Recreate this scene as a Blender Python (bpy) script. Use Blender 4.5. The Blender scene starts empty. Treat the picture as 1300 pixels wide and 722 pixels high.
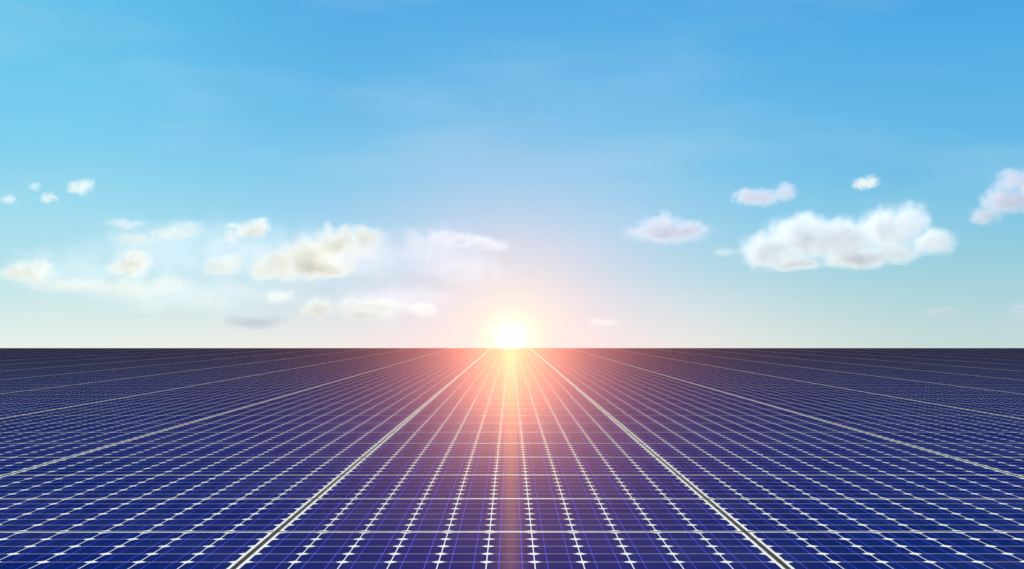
import bpy, math, random
from mathutils import Vector, Matrix

random.seed(7)
R = math.radians
scene = bpy.context.scene
COL = scene.collection

# ------------------------------------------------------------------ helpers
def tag(o, label=None, cat=None, group=None, kind=None):
    if label: o['label'] = label
    if cat: o['category'] = cat
    if group: o['group'] = group
    if kind: o['kind'] = kind
    return o

def link(name, data, parent=None):
    o = bpy.data.objects.new(name, data)
    COL.objects.link(o)
    if parent: o.parent = parent
    return o

class MB:
    """collects polygons with a material slot and a per-face tone"""
    def __init__(self):
        self.v, self.f, self.m, self.t = [], [], [], []
    def poly(self, pts, slot=0, tone=0.5):
        b = len(self.v)
        self.v.extend(pts)
        self.f.append(tuple(range(b, b + len(pts))))
        self.m.append(slot); self.t.append(tone)
    def mesh(self, name, mats):
        me = bpy.data.meshes.new(name)
        me.from_pydata(self.v, [], self.f)
        for m in mats: me.materials.append(m)
        me.polygons.foreach_set('material_index', self.m)
        a = me.attributes.new('tone', 'FLOAT', 'FACE')
        a.data.foreach_set('value', self.t)
        me.update()
        return me

class NT:
    """small node-tree builder"""
    def __init__(self, tree):
        self.t = tree; self.n = tree.nodes; self.l = tree.links
    def new(self, typ, **kw):
        nd = self.n.new(typ)
        for k, v in kw.items(): setattr(nd, k, v)
        return nd
    def put(self, sock, v):
        if isinstance(v, bpy.types.NodeSocket): self.l.new(v, sock)
        elif v is not None:
            if hasattr(sock, 'default_value') and hasattr(sock.default_value, '__len__') and len(sock.default_value) == 4 and len(v) == 3:
                v = (*v, 1)
            sock.default_value = v
    def math(self, op, a, b=None, c=None, clamp=False):
        nd = self.new('ShaderNodeMath', operation=op, use_clamp=clamp)
        for i, x in enumerate((a, b, c)): self.put(nd.inputs[i], x)
        return nd.outputs[0]
    def vmath(self, op, a, b=None, out=0):
        nd = self.new('ShaderNodeVectorMath', operation=op)
        self.put(nd.inputs[0], a)
        if b is not None: self.put(nd.inputs[1], b)
        return nd.outputs[out]
    def scale(self, v, s):
        nd = self.new('ShaderNodeVectorMath', operation='SCALE')
        self.put(nd.inputs[0], v); self.put(nd.inputs['Scale'], s)
        return nd.outputs[0]
    def mix(self, fac, a, b, blend='MIX'):
        nd = self.new('ShaderNodeMix', data_type='RGBA', blend_type=blend)
        nd.clamp_factor = True
        self.put(nd.inputs[0], fac); self.put(nd.inputs[6], a); self.put(nd.inputs[7], b)
        return nd.outputs[2]
    def ramp(self, fac, stops, interp='LINEAR'):
        nd = self.new('ShaderNodeValToRGB')
        cr = nd.color_ramp; cr.interpolation = interp
        while len(cr.elements) > 1: cr.elements.remove(cr.elements[-1])
        for i, (p, c) in enumerate(stops):
            e = cr.elements[0] if i == 0 else cr.elements.new(p)
            e.position = p; e.color = (*c, 1)
        self.put(nd.inputs[0], fac)
        return nd.outputs[0]
    def smooth(self, v, a, b, lo=0.0, hi=1.0):
        nd = self.new('ShaderNodeMapRange', interpolation_type='SMOOTHSTEP')
        for i, x in enumerate((v, a, b, lo, hi)): self.put(nd.inputs[i], x)
        return nd.outputs[0]

def lin(r, g, b):
    f = lambda c: (c / 255) / 12.92 if c / 255 <= 0.04045 else ((c / 255 + 0.055) / 1.055) ** 2.4
    return (f(r), f(g), f(b))

def material(name):
    m = bpy.data.materials.new(name)
    m.use_nodes = True
    m.node_tree.nodes.clear()
    b = NT(m.node_tree)
    return m, b, b.new('ShaderNodeOutputMaterial')

# ------------------------------------------------------------------ dimensions (metres)
CELL = 0.1508                       # pitch of the wafers across a panel
NX, NY = 11, 6                    # wafers per panel
PX, PY = 1.695, 0.945             # pitch of the panels in the array
GAPJ = 0.0016                     # joint between neighbouring frames
SLOPE = 0.92                      # the hillside rises gently away from the viewer
S = math.tan(R(SLOPE))
CAM_H = 0.7236
ROW0 = 4.809                      # y of the joint between the two nearest rows in view
N_ROWS = 57                       # rows up to the crest, counted from ROW0
Y_CREST = ROW0 + 56 * PY
SUN_ELEV, SUN_AZ = 3.4, 0.0

# ------------------------------------------------------------------ camera
F = 1675.0 / 1300.0
cam_d = bpy.data.cameras.new('camera')
cam_d.sensor_width = 36.0
cam_d.lens = 36.0 * F
cam_d.clip_start = 0.05
cam_d.clip_end = 60000
cam = link('camera', cam_d)
cam.location = (0, 0, CAM_H)
cam.rotation_euler = (R(90 + 2.94), 0, R(-0.06))
scene.camera = cam

# ------------------------------------------------------------------ sky and sun
world = bpy.data.worlds.new('World')
scene.world = world
world.use_nodes = True
W = NT(world.node_tree)
W.n.clear()
geo = W.new('ShaderNodeTexCoord')
D = W.vmath('NORMALIZE', geo.outputs['Generated'])
sep = W.new('ShaderNodeSeparateXYZ'); W.put(sep.inputs[0], D)
elev = W.math('MULTIPLY', W.math('ARCSINE', sep.outputs[2]), 57.29578)
azim = W.math('MULTIPLY', W.math('ARCTAN2', sep.outputs[0], sep.outputs[1]), 57.29578)
ef = W.math('DIVIDE', elev, 90.0, clamp=True)
def sky_ramp(rows):
    return W.ramp(ef, [(e / 90.0, lin(*c)) for e, c in rows])
up = [(26, (120, 190, 238)), (40, (205, 225, 246)), (60, (250, 252, 255)), (90, (250, 252, 255))]  # whitened above the view to light the panels
left_sky = sky_ramp([(0, (228, 240, 234)), (1.2, (214, 236, 235)), (3.2, (182, 226, 237)), (5.6, (158, 220, 240)),
                     (8.4, (126, 207, 240)), (11.7, (106, 199, 238)), (15, (94, 191, 234))] + up)
mid_sky = sky_ramp([(0, (226, 234, 230)), (1.2, (210, 228, 233)), (3.4, (172, 217, 236)), (5.6, (140, 207, 239)),
                    (8.4, (112, 195, 236)), (11.7, (88, 181, 233)), (15, (74, 170, 230))] + up)
right_sky = sky_ramp([(0, (190, 219, 218)), (1.2, (180, 214, 220)), (3.4, (152, 207, 222)), (5.6, (122, 197, 228)),
                      (8.4, (98, 186, 231)), (11.7, (84, 176, 231)), (15, (66, 164, 228))] + up)
sky = W.mix(W.smooth(azim, -20.0, -6.0), left_sky, mid_sky)
sky = W.mix(W.smooth(azim, 2.0, 20.0), sky, right_sky)
# thin veils of high haze
hz = W.new('ShaderNodeTexNoise'); hz.inputs['Scale'].default_value = 5.0; hz.inputs['Detail'].default_value = 4
W.put(hz.inputs['Vector'], W.vmath('MULTIPLY', D, (1.0, 1.0, 4.5)))
veil = W.math('MULTIPLY', W.smooth(hz.outputs[0], 0.45, 0.75), 0.10)
sky = W.mix(veil, sky, lin(236, 240, 246))
# brightening of the air around the sun (the glow is round about the visible disc)
SUN_SEEN = (0.0, 0.62)            # azimuth, elevation of the disc on the crest
dx = W.math('SUBTRACT', azim, SUN_SEEN[0]); dy = W.math('SUBTRACT', elev, SUN_SEEN[1])
front = W.smooth(sep.outputs[1], 0.0, 0.3)
r2 = W.math('ADD', W.math('MULTIPLY', dx, dx), W.math('MULTIPLY', dy, dy))
def gauss(sig, amp):
    g = W.math('EXPONENT', W.math('MULTIPLY', r2, -0.5 / sig ** 2))
    return W.math('MULTIPLY', W.math('MULTIPLY', g, amp), front)
sky = W.mix(gauss(4.4, 0.66), sky, lin(230, 206, 236))
sky = W.mix(gauss(2.3, 0.76), sky, lin(253, 239, 226))
sky = W.mix(gauss(0.95, 0.90), sky, lin(255, 250, 226))
glow = W.scale(lin(255, 240, 190), gauss(0.50, 0.7))
sky = W.vmath('ADD', sky, glow)
# upper sky out of view, brightened as added fill for the white backsheets
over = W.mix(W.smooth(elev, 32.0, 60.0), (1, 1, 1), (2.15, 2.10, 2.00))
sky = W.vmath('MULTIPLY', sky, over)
nish = W.new('ShaderNodeTexSky', sky_type='NISHITA')
nish.sun_disc = False
nish.sun_elevation = R(SUN_ELEV)
nish.sun_rotation = R(SUN_AZ)
nish.air_density = 1.0; nish.dust_density = 0.6; nish.ozone_density = 1.5
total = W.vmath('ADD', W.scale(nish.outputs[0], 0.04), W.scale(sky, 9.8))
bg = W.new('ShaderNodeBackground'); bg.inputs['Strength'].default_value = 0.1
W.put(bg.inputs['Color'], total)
wo = W.new('ShaderNodeOutputWorld'); W.l.new(bg.outputs[0], wo.inputs['Surface'])

sun_l = bpy.data.lights.new('sunlight', 'SUN')
sun_l.energy = 5.0
sun_l.angle = R(0.6)
sun_l.color = (1.0, 0.87, 0.72)
sun_o = link('sunlight', sun_l)
sd = Vector((math.sin(R(SUN_AZ)) * math.cos(R(SUN_ELEV)), math.cos(R(SUN_AZ)) * math.cos(R(SUN_ELEV)), math.sin(R(SUN_ELEV))))
sun_o.rotation_euler = sd.to_track_quat('Z', 'Y').to_euler()
sun_o.location = sd * 200

# ------------------------------------------------------------------ materials
# anti-reflective glass sheen, stretched and tinted to imitate the sun's pink glow: (roughness along the depth, roughness across, tint)
BROAD = (0.050, 0.75, (0.0045, 0.00128, 0.00175))
MIDDLE = (0.036, 0.48, (0.0021, 0.00118, 0.00026))
GLITTER = (0.160, 0.042, (0.0016, 0.00078, 0.00026))

def glass_covered(b, out, base, loss=1.12):
    """matt base under textured anti-reflective glass: a broad and a narrow sheen"""
    d = b.new('ShaderNodeBsdfDiffuse'); b.put(d.inputs['Color'], base)
    tg = b.new('ShaderNodeCombineXYZ'); tg.inputs[1].default_value = 1.0        # sheen axis along the depth
    # light that enters and leaves through the glass is lost at glancing angles
    fr = b.new('ShaderNodeFresnel'); fr.inputs['IOR'].default_value = loss
    dark = b.new('ShaderNodeBsdfDiffuse'); dark.inputs['Color'].default_value = (0, 0, 0, 1)
    mx = b.new('ShaderNodeMixShader'); b.l.new(fr.outputs[0], mx.inputs[0])
    b.l.new(d.outputs[0], mx.inputs[1]); b.l.new(dark.outputs[0], mx.inputs[2])
    last = mx.outputs[0]
    for (ad, al, col) in (BROAD, MIDDLE, GLITTER):
        g = b.new('ShaderNodeBsdfAnisotropic'); g.distribution = 'GGX'
        r2_ = math.sqrt(ad * al)
        g.inputs['Roughness'].default_value = math.sqrt(r2_)
        # the first axis takes r2*(1-a) for a > 0 and r2/(1+a) for a < 0
        g.inputs['Anisotropy'].default_value = 1 - ad / r2_ if ad <= r2_ else r2_ / ad - 1
        b.l.new(tg.outputs[0], g.inputs['Tangent'])
        b.put(g.inputs['Color'], col)
        s_ = b.new('ShaderNodeAddShader'); b.l.new(last, s_.inputs[0]); b.l.new(g.outputs[0], s_.inputs[1])
        last = s_.outputs[0]
    b.l.new(last, out.inputs['Surface'])

def dust(b):
    """faint film of dust that differs over the array"""
    g = b.new('ShaderNodeNewGeometry')
    n = b.new('ShaderNodeTexNoise'); n.inputs['Scale'].default_value = 1.3; n.inputs['Detail'].default_value = 6
    b.put(n.inputs['Vector'], g.outputs['Position'])
    return b.smooth(n.outputs[0], 0.42, 0.75)

def tone(b):
    a = b.new('ShaderNodeAttribute', attribute_name='tone')
    oi = b.new('ShaderNodeObjectInfo')
    return a.outputs['Fac'], oi.outputs['Random']

m_cell, b, o = material('silicon_cell')
t, rnd = tone(b)
c = b.mix(t, (0.0006, 0.0135, 0.094), (0.0013, 0.0180, 0.128))
c = b.mix(b.math('MULTIPLY', rnd, 0.8), c, (0.0018, 0.0120, 0.112))
c = b.mix(b.math('MULTIPLY', dust(b), 0.035), c, (0.30, 0.30, 0.32))
glass_covered(b, o, c, 1.018)

m_bus, b, o = material('busbar_ribbon')
glass_covered(b, o, b.mix(tone(b)[0], (0.052, 0.060, 0.58), (0.075, 0.080, 0.68)), 1.05)

m_white, b, o = material('white_backsheet')
glass_covered(b, o, b.mix(dust(b), (0.95, 0.93, 0.89), (0.88, 0.86, 0.81)))

m_frame, b, o = material('bronze_anodised_frame')
p = b.new('ShaderNodeBsdfPrincipled')
b.put(p.inputs['Base Color'], b.mix(dust(b), (0.013, 0.010, 0.007), (0.024, 0.019, 0.014)))
p.inputs['Metallic'].default_value = 0.0; p.inputs['Roughness'].default_value = 0.62
p.inputs['Specular IOR Level'].default_value = 0.02
fr = b.new('ShaderNodeFresnel'); fr.inputs['IOR'].default_value = 1.022
gl = b.new('ShaderNodeBsdfGlossy'); gl.inputs['Color'].default_value = (0.60, 0.52, 0.40, 1); gl.inputs['Roughness'].default_value = 0.85
mx = b.new('ShaderNodeMixShader'); b.l.new(fr.outputs[0], mx.inputs[0]); b.l.new(p.outputs[0], mx.inputs[1]); b.l.new(gl.outputs[0], mx.inputs[2])
b.l.new(mx.outputs[0], o.inputs['Surface'])

m_soil, b, o = material('dry_grassy_soil')
g = b.new('ShaderNodeNewGeometry')
n1 = b.new('ShaderNodeTexNoise'); n1.inputs['Scale'].default_value = 0.6; n1.inputs['Detail'].default_value = 8
n2 = b.new('ShaderNodeTexNoise'); n2.inputs['Scale'].default_value = 14; n2.inputs['Detail'].default_value = 6
b.put(n1.inputs['Vector'], g.outputs['Position']); b.put(n2.inputs['Vector'], g.outputs['Position'])
c = b.mix(b.smooth(n1.outputs[0], 0.35, 0.65), (0.055, 0.070, 0.022), (0.12, 0.085, 0.05))
c = b.mix(b.smooth(n2.outputs[0], 0.4, 0.7), c, (0.03, 0.028, 0.015))
p = b.new('ShaderNodeBsdfPrincipled'); b.put(p.inputs['Base Color'], c)
p.inputs['Roughness'].default_value = 0.95; p.inputs['Specular IOR Level'].default_value = 0.1
bp = b.new('ShaderNodeBump'); bp.inputs['Strength'].default_value = 0.6; bp.inputs['Distance'].default_value = 0.05
b.put(bp.inputs['Height'], n2.outputs[0]); b.l.new(bp.outputs[0], p.inputs['Normal'])
b.l.new(p.outputs[0], o.inputs['Surface'])

# ------------------------------------------------------------------ ground: one sheet, a gentle rise to a crest and a plain to the horizon
def ground_z(x, y):
    crest = Y_CREST + 1.2
    if y <= crest:
        base = S * y
    else:
        u = y - crest
        base = S * crest - 0.10 * u * u / (u + 6.0)
        base = max(base, -9.0)
    if y < 0: base = max(S * y, -9.0)
    return base - 0.040
ys = [-30000, -8000, -2000, -560, -200, -60, -20, 0, 20, 40, 50, 55] + [Y_CREST + d for d in (0.2, 1.2, 2, 3, 4.5, 6, 8, 11, 15, 20, 30, 45, 70, 110, 180, 400, 1200, 5000, 15000, 45000)]
xs = [-45000, -12000, -3000, -800, -250, -100, -60, -30, 0, 30, 60, 100, 250, 800, 3000, 12000, 45000]
gv = [(x, y, ground_z(x, y)) for y in ys for x in xs]
gf = [(j * len(xs) + i, j * len(xs) + i + 1, (j + 1) * len(xs) + i + 1, (j + 1) * len(xs) + i) for j in range(len(ys) - 1) for i in range(len(xs) - 1)]
gm = bpy.data.meshes.new('ground'); gm.from_pydata(gv, [], gf); gm.materials.append(m_soil); gm.update()
tag(link('ground', gm), kind='structure')

# ------------------------------------------------------------------ one solar panel
PWX, PWY = PX - 2 * GAPJ, PY - 2 * GAPJ            # outer size of a frame
FW, FD = 0.0076, 0.0070                            # face width of the frame along the two directions
CX0 = -NX * CELL / 2
CYP = 0.1520                                        # wafer pitch along the depth
CY0 = -NY * CYP / 2
GX, GY = 0.0034, 0.0026                             # white gaps between wafers
CH = 0.0205                                         # clipped corners
BW = 0.0026                                         # ribbon width
IX, IY = PWX / 2 - FW, PWY / 2 - FD                 # inner edge of the frame

def add_frame(mb, ox=0, oy=0, slot=0):
    hx, hy = PWX / 2, PWY / 2
    zt, zb, zi = 0.0005, -0.040, -0.004
    O = [(-hx, -hy), (hx, -hy), (hx, hy), (-hx, hy)]
    I = [(-IX, -IY), (IX, -IY), (IX, IY), (-IX, IY)]
    q = lambda p_, z: (p_[0] + ox, p_[1] + oy, z)
    for k in range(4):
        j = (k + 1) % 4
        mb.poly([q(O[k], zt), q(O[j], zt), q(I[j], zt), q(I[k], zt)], slot)
        mb.poly([q(O[k], zb), q(O[j], zb), q(O[j], zt), q(O[k], zt)], slot)
        mb.poly([q(I[k], zt), q(I[j], zt), q(I[j], zi), q(I[k], zi)], slot)
    mb.poly([q(I[k], zi) for k in range(4)], slot)

def cell_x(i): return CX0 + i * CELL + GX / 2, CX0 + (i + 1) * CELL - GX / 2
def cell_y(j): return CY0 + j * CYP + GY / 2, CY0 + (j + 1) * CYP - GY / 2

def add_backsheet(mb, ox=0, oy=0, slot=0):
    def rect(x0, x1, y0, y1): mb.poly([(x0 + ox, y0 + oy, 0), (x1 + ox, y0 + oy, 0), (x1 + ox, y1 + oy, 0), (x0 + ox, y1 + oy, 0)], slot)
    edges = [-IX] + [e for i in range(NX) for e in cell_x(i)] + [IX]
    for k in range(0, len(edges), 2): rect(edges[k], edges[k + 1], -IY, IY)
    ye = [-IY] + [e for j in range(NY) for e in cell_y(j)] + [IY]
    for i in range(NX):
        x0, x1 = cell_x(i)
        for k in range(0, len(ye), 2): rect(x0, x1, ye[k], ye[k + 1])
        for j in range(NY):
            y0, y1 = cell_y(j)
            for (cx, sx) in ((x0, 1), (x1, -1)):
                for (cy, sy) in ((y0, 1), (y1, -1)):
                    t_ = [(cx + ox, cy + oy, 0), (cx + sx * CH + ox, cy + oy, 0), (cx + ox, cy + sy * CH + oy, 0)]
                    mb.poly(t_ if sx * sy > 0 else t_[::-1], slot)

def bus_x(i):
    x0, x1 = cell_x(i); w = x1 - x0
    return (x0 + w * 0.255, x0 + w * 0.745)

def add_cells(mb, ox=0, oy=0, slot=0):
    for i in range(NX):
        x0, x1 = cell_x(i); ba, bb = bus_x(i); h = BW / 2
        for j in range(NY):
            y0, y1 = cell_y(j); tn = random.random()
            P = lambda *pts: mb.poly([(x + ox, y + oy, 0) for x, y in pts], slot, tn)
            P((x0 + CH, y0), (ba - h, y0), (ba - h, y1), (x0 + CH, y1), (x0, y1 - CH), (x0, y0 + CH))
            P((ba + h, y0), (bb - h, y0), (bb - h, y1), (ba + h, y1))
            P((bb + h, y0), (x1 - CH, y0), (x1, y0 + CH), (x1, y1 - CH), (x1 - CH, y1), (bb + h, y1))

def add_ribbons(mb, ox=0, oy=0, slot=0):
    for i in range(NX):
        for bx in bus_x(i):
            h = BW / 2; tn = random.random()
            for j in range(NY):
                y0, y1 = cell_y(j)
                mb.poly([(bx - h + ox, y0 + oy, 0), (bx + h + ox, y0 + oy, 0), (bx + h + ox, y1 + oy, 0), (bx - h + ox, y1 + oy, 0)], slot, tn)

# where panels stand, and how much of the picture each one takes up
pitch = R(2.94); cs, sn = math.cos(pitch), math.sin(pitch)
def project(x, y):
    z = S * y - CAM_H
    dep = y * cs + z * sn; hgt = -y * sn + z * cs
    return (x / dep * F + 0.5, hgt / dep * F) if dep > 0.1 else None
def shown(x, y):
    pts = [project(x + a * PX / 2, y + b_ * PY / 2) for a, b_ in ((-1, -1), (1, -1), (1, 1), (-1, 1))]
    if None in pts: return 0
    lo = -722 / 2600
    area, n = 0.0, 12
    for a in range(n):
        for c_ in range(n):
            q = project(x + (a + .5 - n / 2) / n * PX, y + (c_ + .5 - n / 2) / n * PY)
            if q and 0 <= q[0] <= 1 and q[1] >= lo: area += 1
    quad = 0
    for k in range(4): quad += pts[k][0] * pts[(k + 1) % 4][1] - pts[(k + 1) % 4][0] * pts[k][1]
    return abs(quad) / 2 * area / n ** 2

slots = []
for r in range(-2, N_ROWS):                  # row 0 ends at ROW0; row -1 and -2 lie nearer than the picture's lower edge
    yc = ROW0 + (r - 0.5) * PY
    nc = int((yc * 0.40 + 9.0) / PX) + 1
    for c_ in range(-nc, nc + 1):
        slots.append((shown(c_ * PX, yc), r, c_, c_ * PX, yc))
slots.sort(key=lambda s: -s[0])
near = [s for s in slots[:300] if s[0] > 0]
far = slots[len(near):]

ORD = ['nearest', 'second', 'third', 'fourth', 'fifth', 'sixth', 'seventh', 'eighth', 'ninth', 'tenth', 'eleventh', 'twelfth', 'thirteenth',
       'fourteenth', 'fifteenth', 'sixteenth', 'seventeenth', 'eighteenth', 'nineteenth', 'twentieth']
TENS = {20: 'twenty', 30: 'thirty', 40: 'forty', 50: 'fifty'}
def ordinal(k):                               # k = 1, 2, 3 ...
    if k == 1: return 'first'
    if k <= 20: return ORD[k - 1]
    if k % 10 == 0: return TENS[k][:-1] + 'ieth'
    return TENS[k // 10 * 10] + '-' + ('first' if k % 10 == 1 else ORD[k % 10 - 1])

def panel_label(r, c_):
    row = 'nearest row' if r == 0 else ordinal(r + 1) + ' row from the bottom'
    if c_ == 0: return f'blue solar panel in the {row}, centre column straight below the sun'
    side = 'left' if c_ < 0 else 'right'
    return f'blue solar panel in the {row}, {ordinal(abs(c_))} column {side} of centre'

mbs = [MB() for _ in range(3)]
add_frame(mbs[0]); add_backsheet(mbs[1]); add_cells(mbs[2], slot=0); add_ribbons(mbs[2], slot=1)
me_frame = mbs[0].mesh('frame', [m_frame])
me_sheet = mbs[1].mesh('backsheet', [m_white])
me_cells = mbs[2].mesh('cell_grid', [m_cell, m_bus])

tilt = R(SLOPE)
def on_slope(x, y): return (x, y, S * y)
root = link('solar_panel', None)
root.rotation_euler = (tilt, 0, 0)
tag(root, cat='solar panel', group='solar panels laid out in a grid')
parts = [link('frame', me_frame, root), link('backsheet', me_sheet, root), link('cell_grid', me_cells, root)]
for k, (_, r, c_, x, y) in enumerate(near):
    if k == 0: t = root
    else:
        t = root.copy(); COL.objects.link(t)
        for ch in parts:
            q = ch.copy(); COL.objects.link(q); q.parent = t
    t.location = on_slope(x, y)
    t['label'] = panel_label(r, c_)

mb = MB()
for (_, r, c_, x, y) in far:
    yy = y / math.cos(tilt)
    add_frame(mb, x, yy, 0); add_backsheet(mb, x, yy, 1); add_cells(mb, x, yy, 2); add_ribbons(mb, x, yy, 3)
fo = link('distant_solar_panels', mb.mesh('distant_solar_panels', [m_frame, m_white, m_cell, m_bus]))
fo.rotation_euler = (tilt, 0, 0)
tag(fo, 'far rows of small blue solar panels merging into a dark band below the horizon', 'solar panels', 'solar panels laid out in a grid', 'stuff')

# ------------------------------------------------------------------ the sun on the crest
m_sun, b, o = material('sun_surface')
e = b.new('ShaderNodeEmission'); e.inputs['Color'].default_value = (1, 0.97, 0.88, 1); e.inputs['Strength'].default_value = 3.0
b.l.new(e.outputs[0], o.inputs['Surface'])
import bmesh
bm = bmesh.new(); bmesh.ops.create_icosphere(bm, subdivisions=4, radius=1.0)
sm = bpy.data.meshes.new('sun'); bm.to_mesh(sm); bm.free(); sm.materials.append(m_sun)
for p_ in sm.polygons: p_.use_smooth = True
sun = link('sun', sm)
SD = 40000.0
sun.location = (0, SD, CAM_H + SD * math.tan(R(SUN_SEEN[1])))
sun.scale = (SD * 0.0100,) * 3
tag(sun, 'glowing white sun half sunk behind the far edge of the solar panels', 'sun')

# ------------------------------------------------------------------ clouds: soft volumes kilometres away
# label, distance, bearing, elevation (degrees), optical depth, fluff, [lumps: across, up, half width, half height in degrees]
U = 0.0342                                     # lumps are listed in units of 0.0342 degrees
CLOUDS = []
def cloud(label, bx, ez, depth, lumps, dist=5200.0, fluff=0.30, soft=0.27, albedo=(0.958, 0.932, 0.868), puff=0.42):
    CLOUDS.append((label, bx, ez, depth, lumps, dist, fluff, soft, albedo, puff))

# bearing and elevation below are in the same units, measured from the sun's bearing and from the true horizon
cloud('largest cloud, grey-blue with a bright cream rim, right of the sun', 415, 140, 3.6,
      [(-92, -14, 46, 30), (-50, 4, 52, 38), (0, -2, 60, 34), (52, 10, 50, 34), (80, 16, 34, 30), (104, -6, 40, 20), (18, -24, 60, 18), (60, -20, 40, 20), (-60, -30, 50, 14)], 4200, 0.24, 0.30, albedo=(0.895, 0.912, 0.950), puff=0.22)
cloud('tiny bright white puff above the largest cloud', 442, 206, 1.6, [(0, 0, 17, 8), (8, 3, 11, 8), (-8, -2, 10, 6)], fluff=0.4)
cloud('mauve flat cloud with one white tip, upper left of the largest cloud', 325, 196, 2.0, [(-14, -4, 34, 12), (20, 2, 16, 13), (24, 8, 10, 10), (-26, 2, 16, 8)], albedo=(0.78, 0.765, 0.86))
cloud('pale mauve cloud with a small knob on top, between the sun and the largest cloud', 200, 155, 2.4, [(0, -4, 58, 15), (-8, 4, 34, 14), (-4, 16, 10, 10), (26, 0, 30, 11)], fluff=0.35, albedo=(0.78, 0.765, 0.86))
cloud('mauve cloud cut by the right edge of the picture', 604, 176, 2.6, [(0, 4, 40, 24), (-22, -12, 26, 15), (14, 26, 34, 22), (40, 10, 46, 36)], albedo=(0.78, 0.765, 0.86))
cloud('faint wisp just left of the largest cloud', 270, 125, 0.35, [(0, 0, 18, 7), (-6, -2, 10, 5)], fluff=0.5)
cloud('thin grey streak low under the largest cloud', 528, 50, 0.9, [(0, 0, 26, 6), (10, 2, 14, 4)], fluff=0.5, albedo=(0.56, 0.61, 0.70))
cloud('faint grey smudge low at the right edge of the picture', 630, 48, 1.0, [(0, 0, 30, 16), (-14, 6, 18, 8)], fluff=0.5, albedo=(0.56, 0.61, 0.70))
cloud('small pinkish wisp low to the right of the sun', 118, 38, 0.35, [(0, 0, 28, 6), (-12, 3, 14, 5)], fluff=0.5)
cloud('large cream cloud of piled puffs, nearest big one left of the sun', -240, 125, 3.0,
      [(-50, -14, 34, 22), (-14, -4, 40, 30), (22, 10, 40, 26), (54, 18, 30, 20), (-70, -22, 22, 14), (-4, -20, 50, 14)], 4600, 0.26)
cloud('broken mauve streak of cloud with a white knob, right beside the large cream cloud', -82, 143, 2.8,
      [(-42, 6, 12, 11), (-36, -4, 18, 9), (-4, 2, 22, 11), (20, -2, 34, 11), (44, 0, 20, 8), (60, -8, 24, 10)], fluff=0.4, albedo=(0.88, 0.855, 0.93), soft=0.42)
cloud('bright white puff above and left of the large cream cloud', -321, 153, 2.2, [(0, 0, 19, 14), (8, 6, 12, 10), (-12, -6, 14, 8)])
cloud('dim wisp touching the bright white puff', -352, 146, 0.8, [(0, -4, 18, 14), (4, 10, 22, 6)], fluff=0.5)
cloud('dim rounded cloud against the left end of the large cream cloud', -362, 106, 1.3, [(0, 0, 28, 15), (12, 6, 18, 11), (-12, -4, 16, 9)], fluff=0.4)
cloud('thin slanting band of cloud high on the left', -432, 146, 1.0, [(-34, -8, 34, 11), (14, 2, 40, 13), (-46, 10, 30, 8), (32, 8, 22, 9)], fluff=0.45)
cloud('cream puff in the middle of the low left haze', -470, 106, 2.2, [(0, 0, 26, 18), (6, 10, 18, 14), (-16, -6, 16, 9)], fluff=0.35)
cloud('long veil of pale cloud under the cream puff on the left', -478, 80, 0.9, [(-60, 0, 60, 10), (0, -2, 66, 13), (54, 4, 36, 12), (-100, 2, 30, 9)], fluff=0.45)
cloud('low cream puff near the left edge of the picture', -590, 95, 1.9, [(0, 0, 34, 15), (12, 4, 22, 13), (-20, -2, 20, 9)], fluff=0.4)
cloud('brightest of the small puffs high at the far left', -530, 198, 1.3, [(0, 0, 18, 11), (8, 4, 10, 8), (-8, -4, 10, 5)], fluff=0.4)
cloud('small puff high at the far left, below the brightest one', -567, 184, 0.8, [(0, 0, 12, 8), (-2, -2, 8, 6)], fluff=0.4)
cloud('lowest small puff high at the far left', -612, 180, 0.7, [(0, 0, 11, 7), (4, 2, 7, 5)], fluff=0.4)
cloud('faint tiny puff above the small puff at the far left', -582, 197, 0.45, [(0, 0, 9, 7)], fluff=0.4)
cloud('faint wisp high on the left edge of the picture', -640, 192, 0.4, [(0, 0, 16, 6)], fluff=0.5)
cloud('dim small cloud under the left end of the large cream cloud', -291, 71, 0.7, [(0, 0, 22, 10), (-6, -4, 14, 8), (12, 4, 12, 6)], fluff=0.4)
cloud('rounded cream puff, leftmost of the low row before the sun', -243, 56, 1.8, [(0, 0, 20, 15), (-10, -4, 14, 9), (8, 3, 12, 11)])
cloud('long cream puff in the middle of the low row before the sun', -182, 57, 1.7, [(-18, 0, 26, 14), (16, 2, 36, 12), (0, -8, 40, 8)], fluff=0.38)
cloud('small cream puff, nearest to the sun of the low row', -113, 55, 1.5, [(0, 0, 20, 9), (10, 0, 11, 9), (-10, 2, 12, 5)])
cloud('flat grey cloud low on the horizon left of the cream puffs', -322, 38, 1.5, [(0, 0, 52, 11), (-24, 4, 24, 9), (24, 4, 26, 10)], fluff=0.35, albedo=(0.56, 0.61, 0.70))
cloud('tiny grey streak low over the horizon on the left', -458, 45, 0.35, [(0, 0, 17, 5), (6, 1, 9, 4)], fluff=0.5, albedo=(0.56, 0.61, 0.70))

cloud('broad translucent veil of haze behind the cream clouds on the left', -380, 112, 0.85,
      [(-150, -10, 90, 34), (-60, 6, 110, 46), (40, 10, 120, 50), (130, 6, 90, 42), (-10, -40, 150, 26)], 7600, 0.45, 0.40, albedo=(0.93, 0.93, 0.97))
cloud('faint mauve veil between the large cream cloud and the sun', -130, 95, 1.1,
      [(-50, 26, 80, 36), (30, 34, 80, 36), (70, 14, 70, 30), (-20, -30, 100, 26)], 7600, 0.45, 0.40, albedo=(0.86, 0.82, 0.92))

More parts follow.
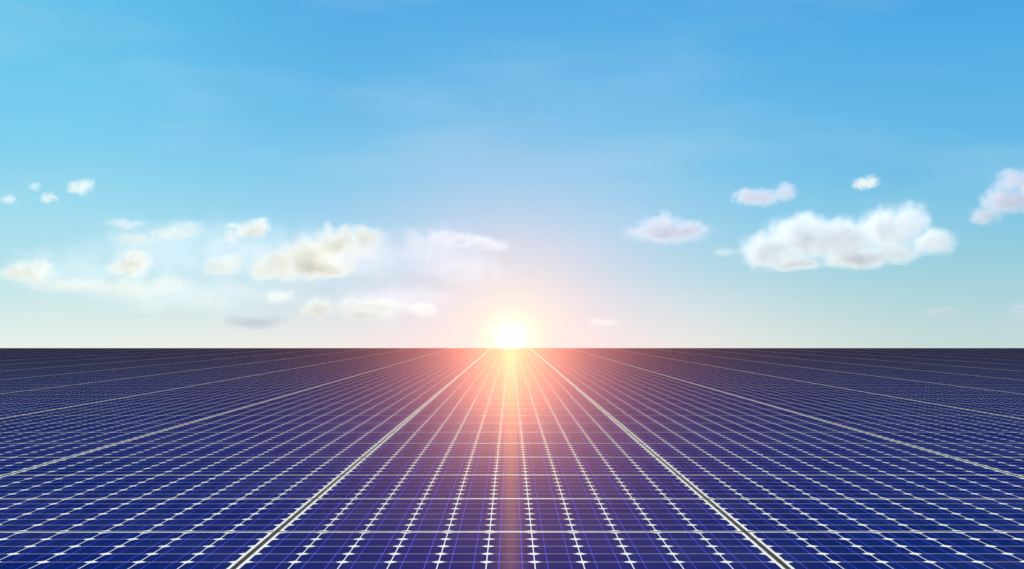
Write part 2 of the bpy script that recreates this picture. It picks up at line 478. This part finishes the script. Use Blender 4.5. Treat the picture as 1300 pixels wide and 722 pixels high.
def cloud_material(lumps, tau, fluff, soft, k, albedo, puff):
    m, b, o = material('cloud_vapour')
    tc = b.new('ShaderNodeTexCoord')
    P = tc.outputs['Object']
    size = max(l[3] for l in lumps)
    n = b.new('ShaderNodeTexNoise'); n.inputs['Detail'].default_value = 5; n.inputs['Roughness'].default_value = 0.55
    n.inputs['Scale'].default_value = 1.1 / size
    b.put(n.inputs['Vector'], b.vmath('ADD', P, (k * 977.0, k * 431.0, 0.0)))
    off = b.scale(b.vmath('SUBTRACT', n.outputs['Color'], (0.5, 0.5, 0.5)), size * fluff * 2.6)
    Q = b.vmath('ADD', P, off)
    val = None
    for (cx, cy, cz, rz, rx, ry) in lumps:
        v = b.vmath('MULTIPLY', b.vmath('SUBTRACT', Q, (cx, cy, cz)), (1 / rx, 1 / ry, 1 / rz))
        ln = b.vmath('LENGTH', v, out=1)
        g_ = b.math('SUBTRACT', 1.0, ln)
        val = g_ if val is None else b.math('SMOOTH_MAX', val, g_, 0.15)
    n2 = b.new('ShaderNodeTexNoise'); n2.inputs['Detail'].default_value = 4; n2.inputs['Roughness'].default_value = 0.6
    n2.inputs['Scale'].default_value = 3.2 / size
    b.put(n2.inputs['Vector'], P)
    val = b.math('ADD', val, b.math('MULTIPLY', b.math('SUBTRACT', n2.outputs[0], 0.56), 0.9 * fluff / 0.3))
    vo = b.new('ShaderNodeTexVoronoi'); vo.inputs['Scale'].default_value = 1.9 / size
    b.put(vo.inputs['Vector'], b.vmath('ADD', Q, (k * 311.0, 0.0, k * 173.0)))
    val = b.math('ADD', val, b.math('MULTIPLY', b.math('SUBTRACT', 0.42, vo.outputs['Distance']), puff))
    dens = b.math('MULTIPLY', b.smooth(val, 0.0, soft * 2.9), 1.35 * tau / (1.6 * max(l[5] for l in lumps)))
    vs = b.new('ShaderNodeVolumePrincipled')
    vs.inputs['Color'].default_value = (*albedo, 1)
    vs.inputs['Anisotropy'].default_value = 0.30
    b.put(vs.inputs['Density'], dens)
    b.l.new(vs.outputs[0], o.inputs['Volume'])
    return m

for k, (label, bx, ez, tau, lumps, dist, fluff, soft, albedo, puff) in enumerate(CLOUDS):
    az, el = R(bx * U), R(ez * U)
    unit = dist * math.tan(R(U))
    L = []
    grow = 1.0 if tau > 3.2 or bx > 560 else 1.2
    for (cx, cz, rx, rz) in lumps:
        rx, rz = rx * grow, rz * grow
        ry = 0.55 * rx + 0.35 * rz
        L.append((cx * unit, random.uniform(-0.25, 0.25) * ry * unit, cz * unit, rz * unit, rx * unit, ry * unit))
    bm = bmesh.new()
    infl = 1.15
    for (cx, cy, cz, rz, rx, ry) in L:
        bmesh.ops.create_icosphere(bm, subdivisions=3, radius=1.0,
                                   matrix=Matrix.Translation((cx, cy, cz)) @ Matrix.Diagonal((rx * infl, ry * infl, rz * infl, 1)))
    me = bpy.data.meshes.new('cloud'); bm.to_mesh(me); bm.free()
    me.materials.append(cloud_material(L, tau, fluff, soft, k, albedo, puff))
    ob = link('cloud', me)
    md = ob.modifiers.new('skin', 'REMESH'); md.mode = 'VOXEL'
    md.voxel_size = max(min(l[3] for l in L) * 0.25, max(l[4] for l in L) * 0.05)
    ob.location = (dist * math.sin(az), dist * math.cos(az), CAM_H + dist * math.tan(el))
    ob.rotation_euler = (0, 0, -az)
    tag(ob, label, 'cloud', 'clouds drifting over the solar field')

# ------------------------------------------------------------------ render settings
scene.view_settings.view_transform = 'Standard'
scene.view_settings.look = 'None'
scene.view_settings.exposure = 0
scene.cycles.use_denoising = True
scene.cycles.max_bounces = 8
scene.cycles.volume_bounces = 4
scene.cycles.transparent_max_bounces = 12
scene.cycles.volume_step_rate = 0.6
scene.cycles.sample_clamp_indirect = 8
scene.cycles.use_adaptive_sampling = True
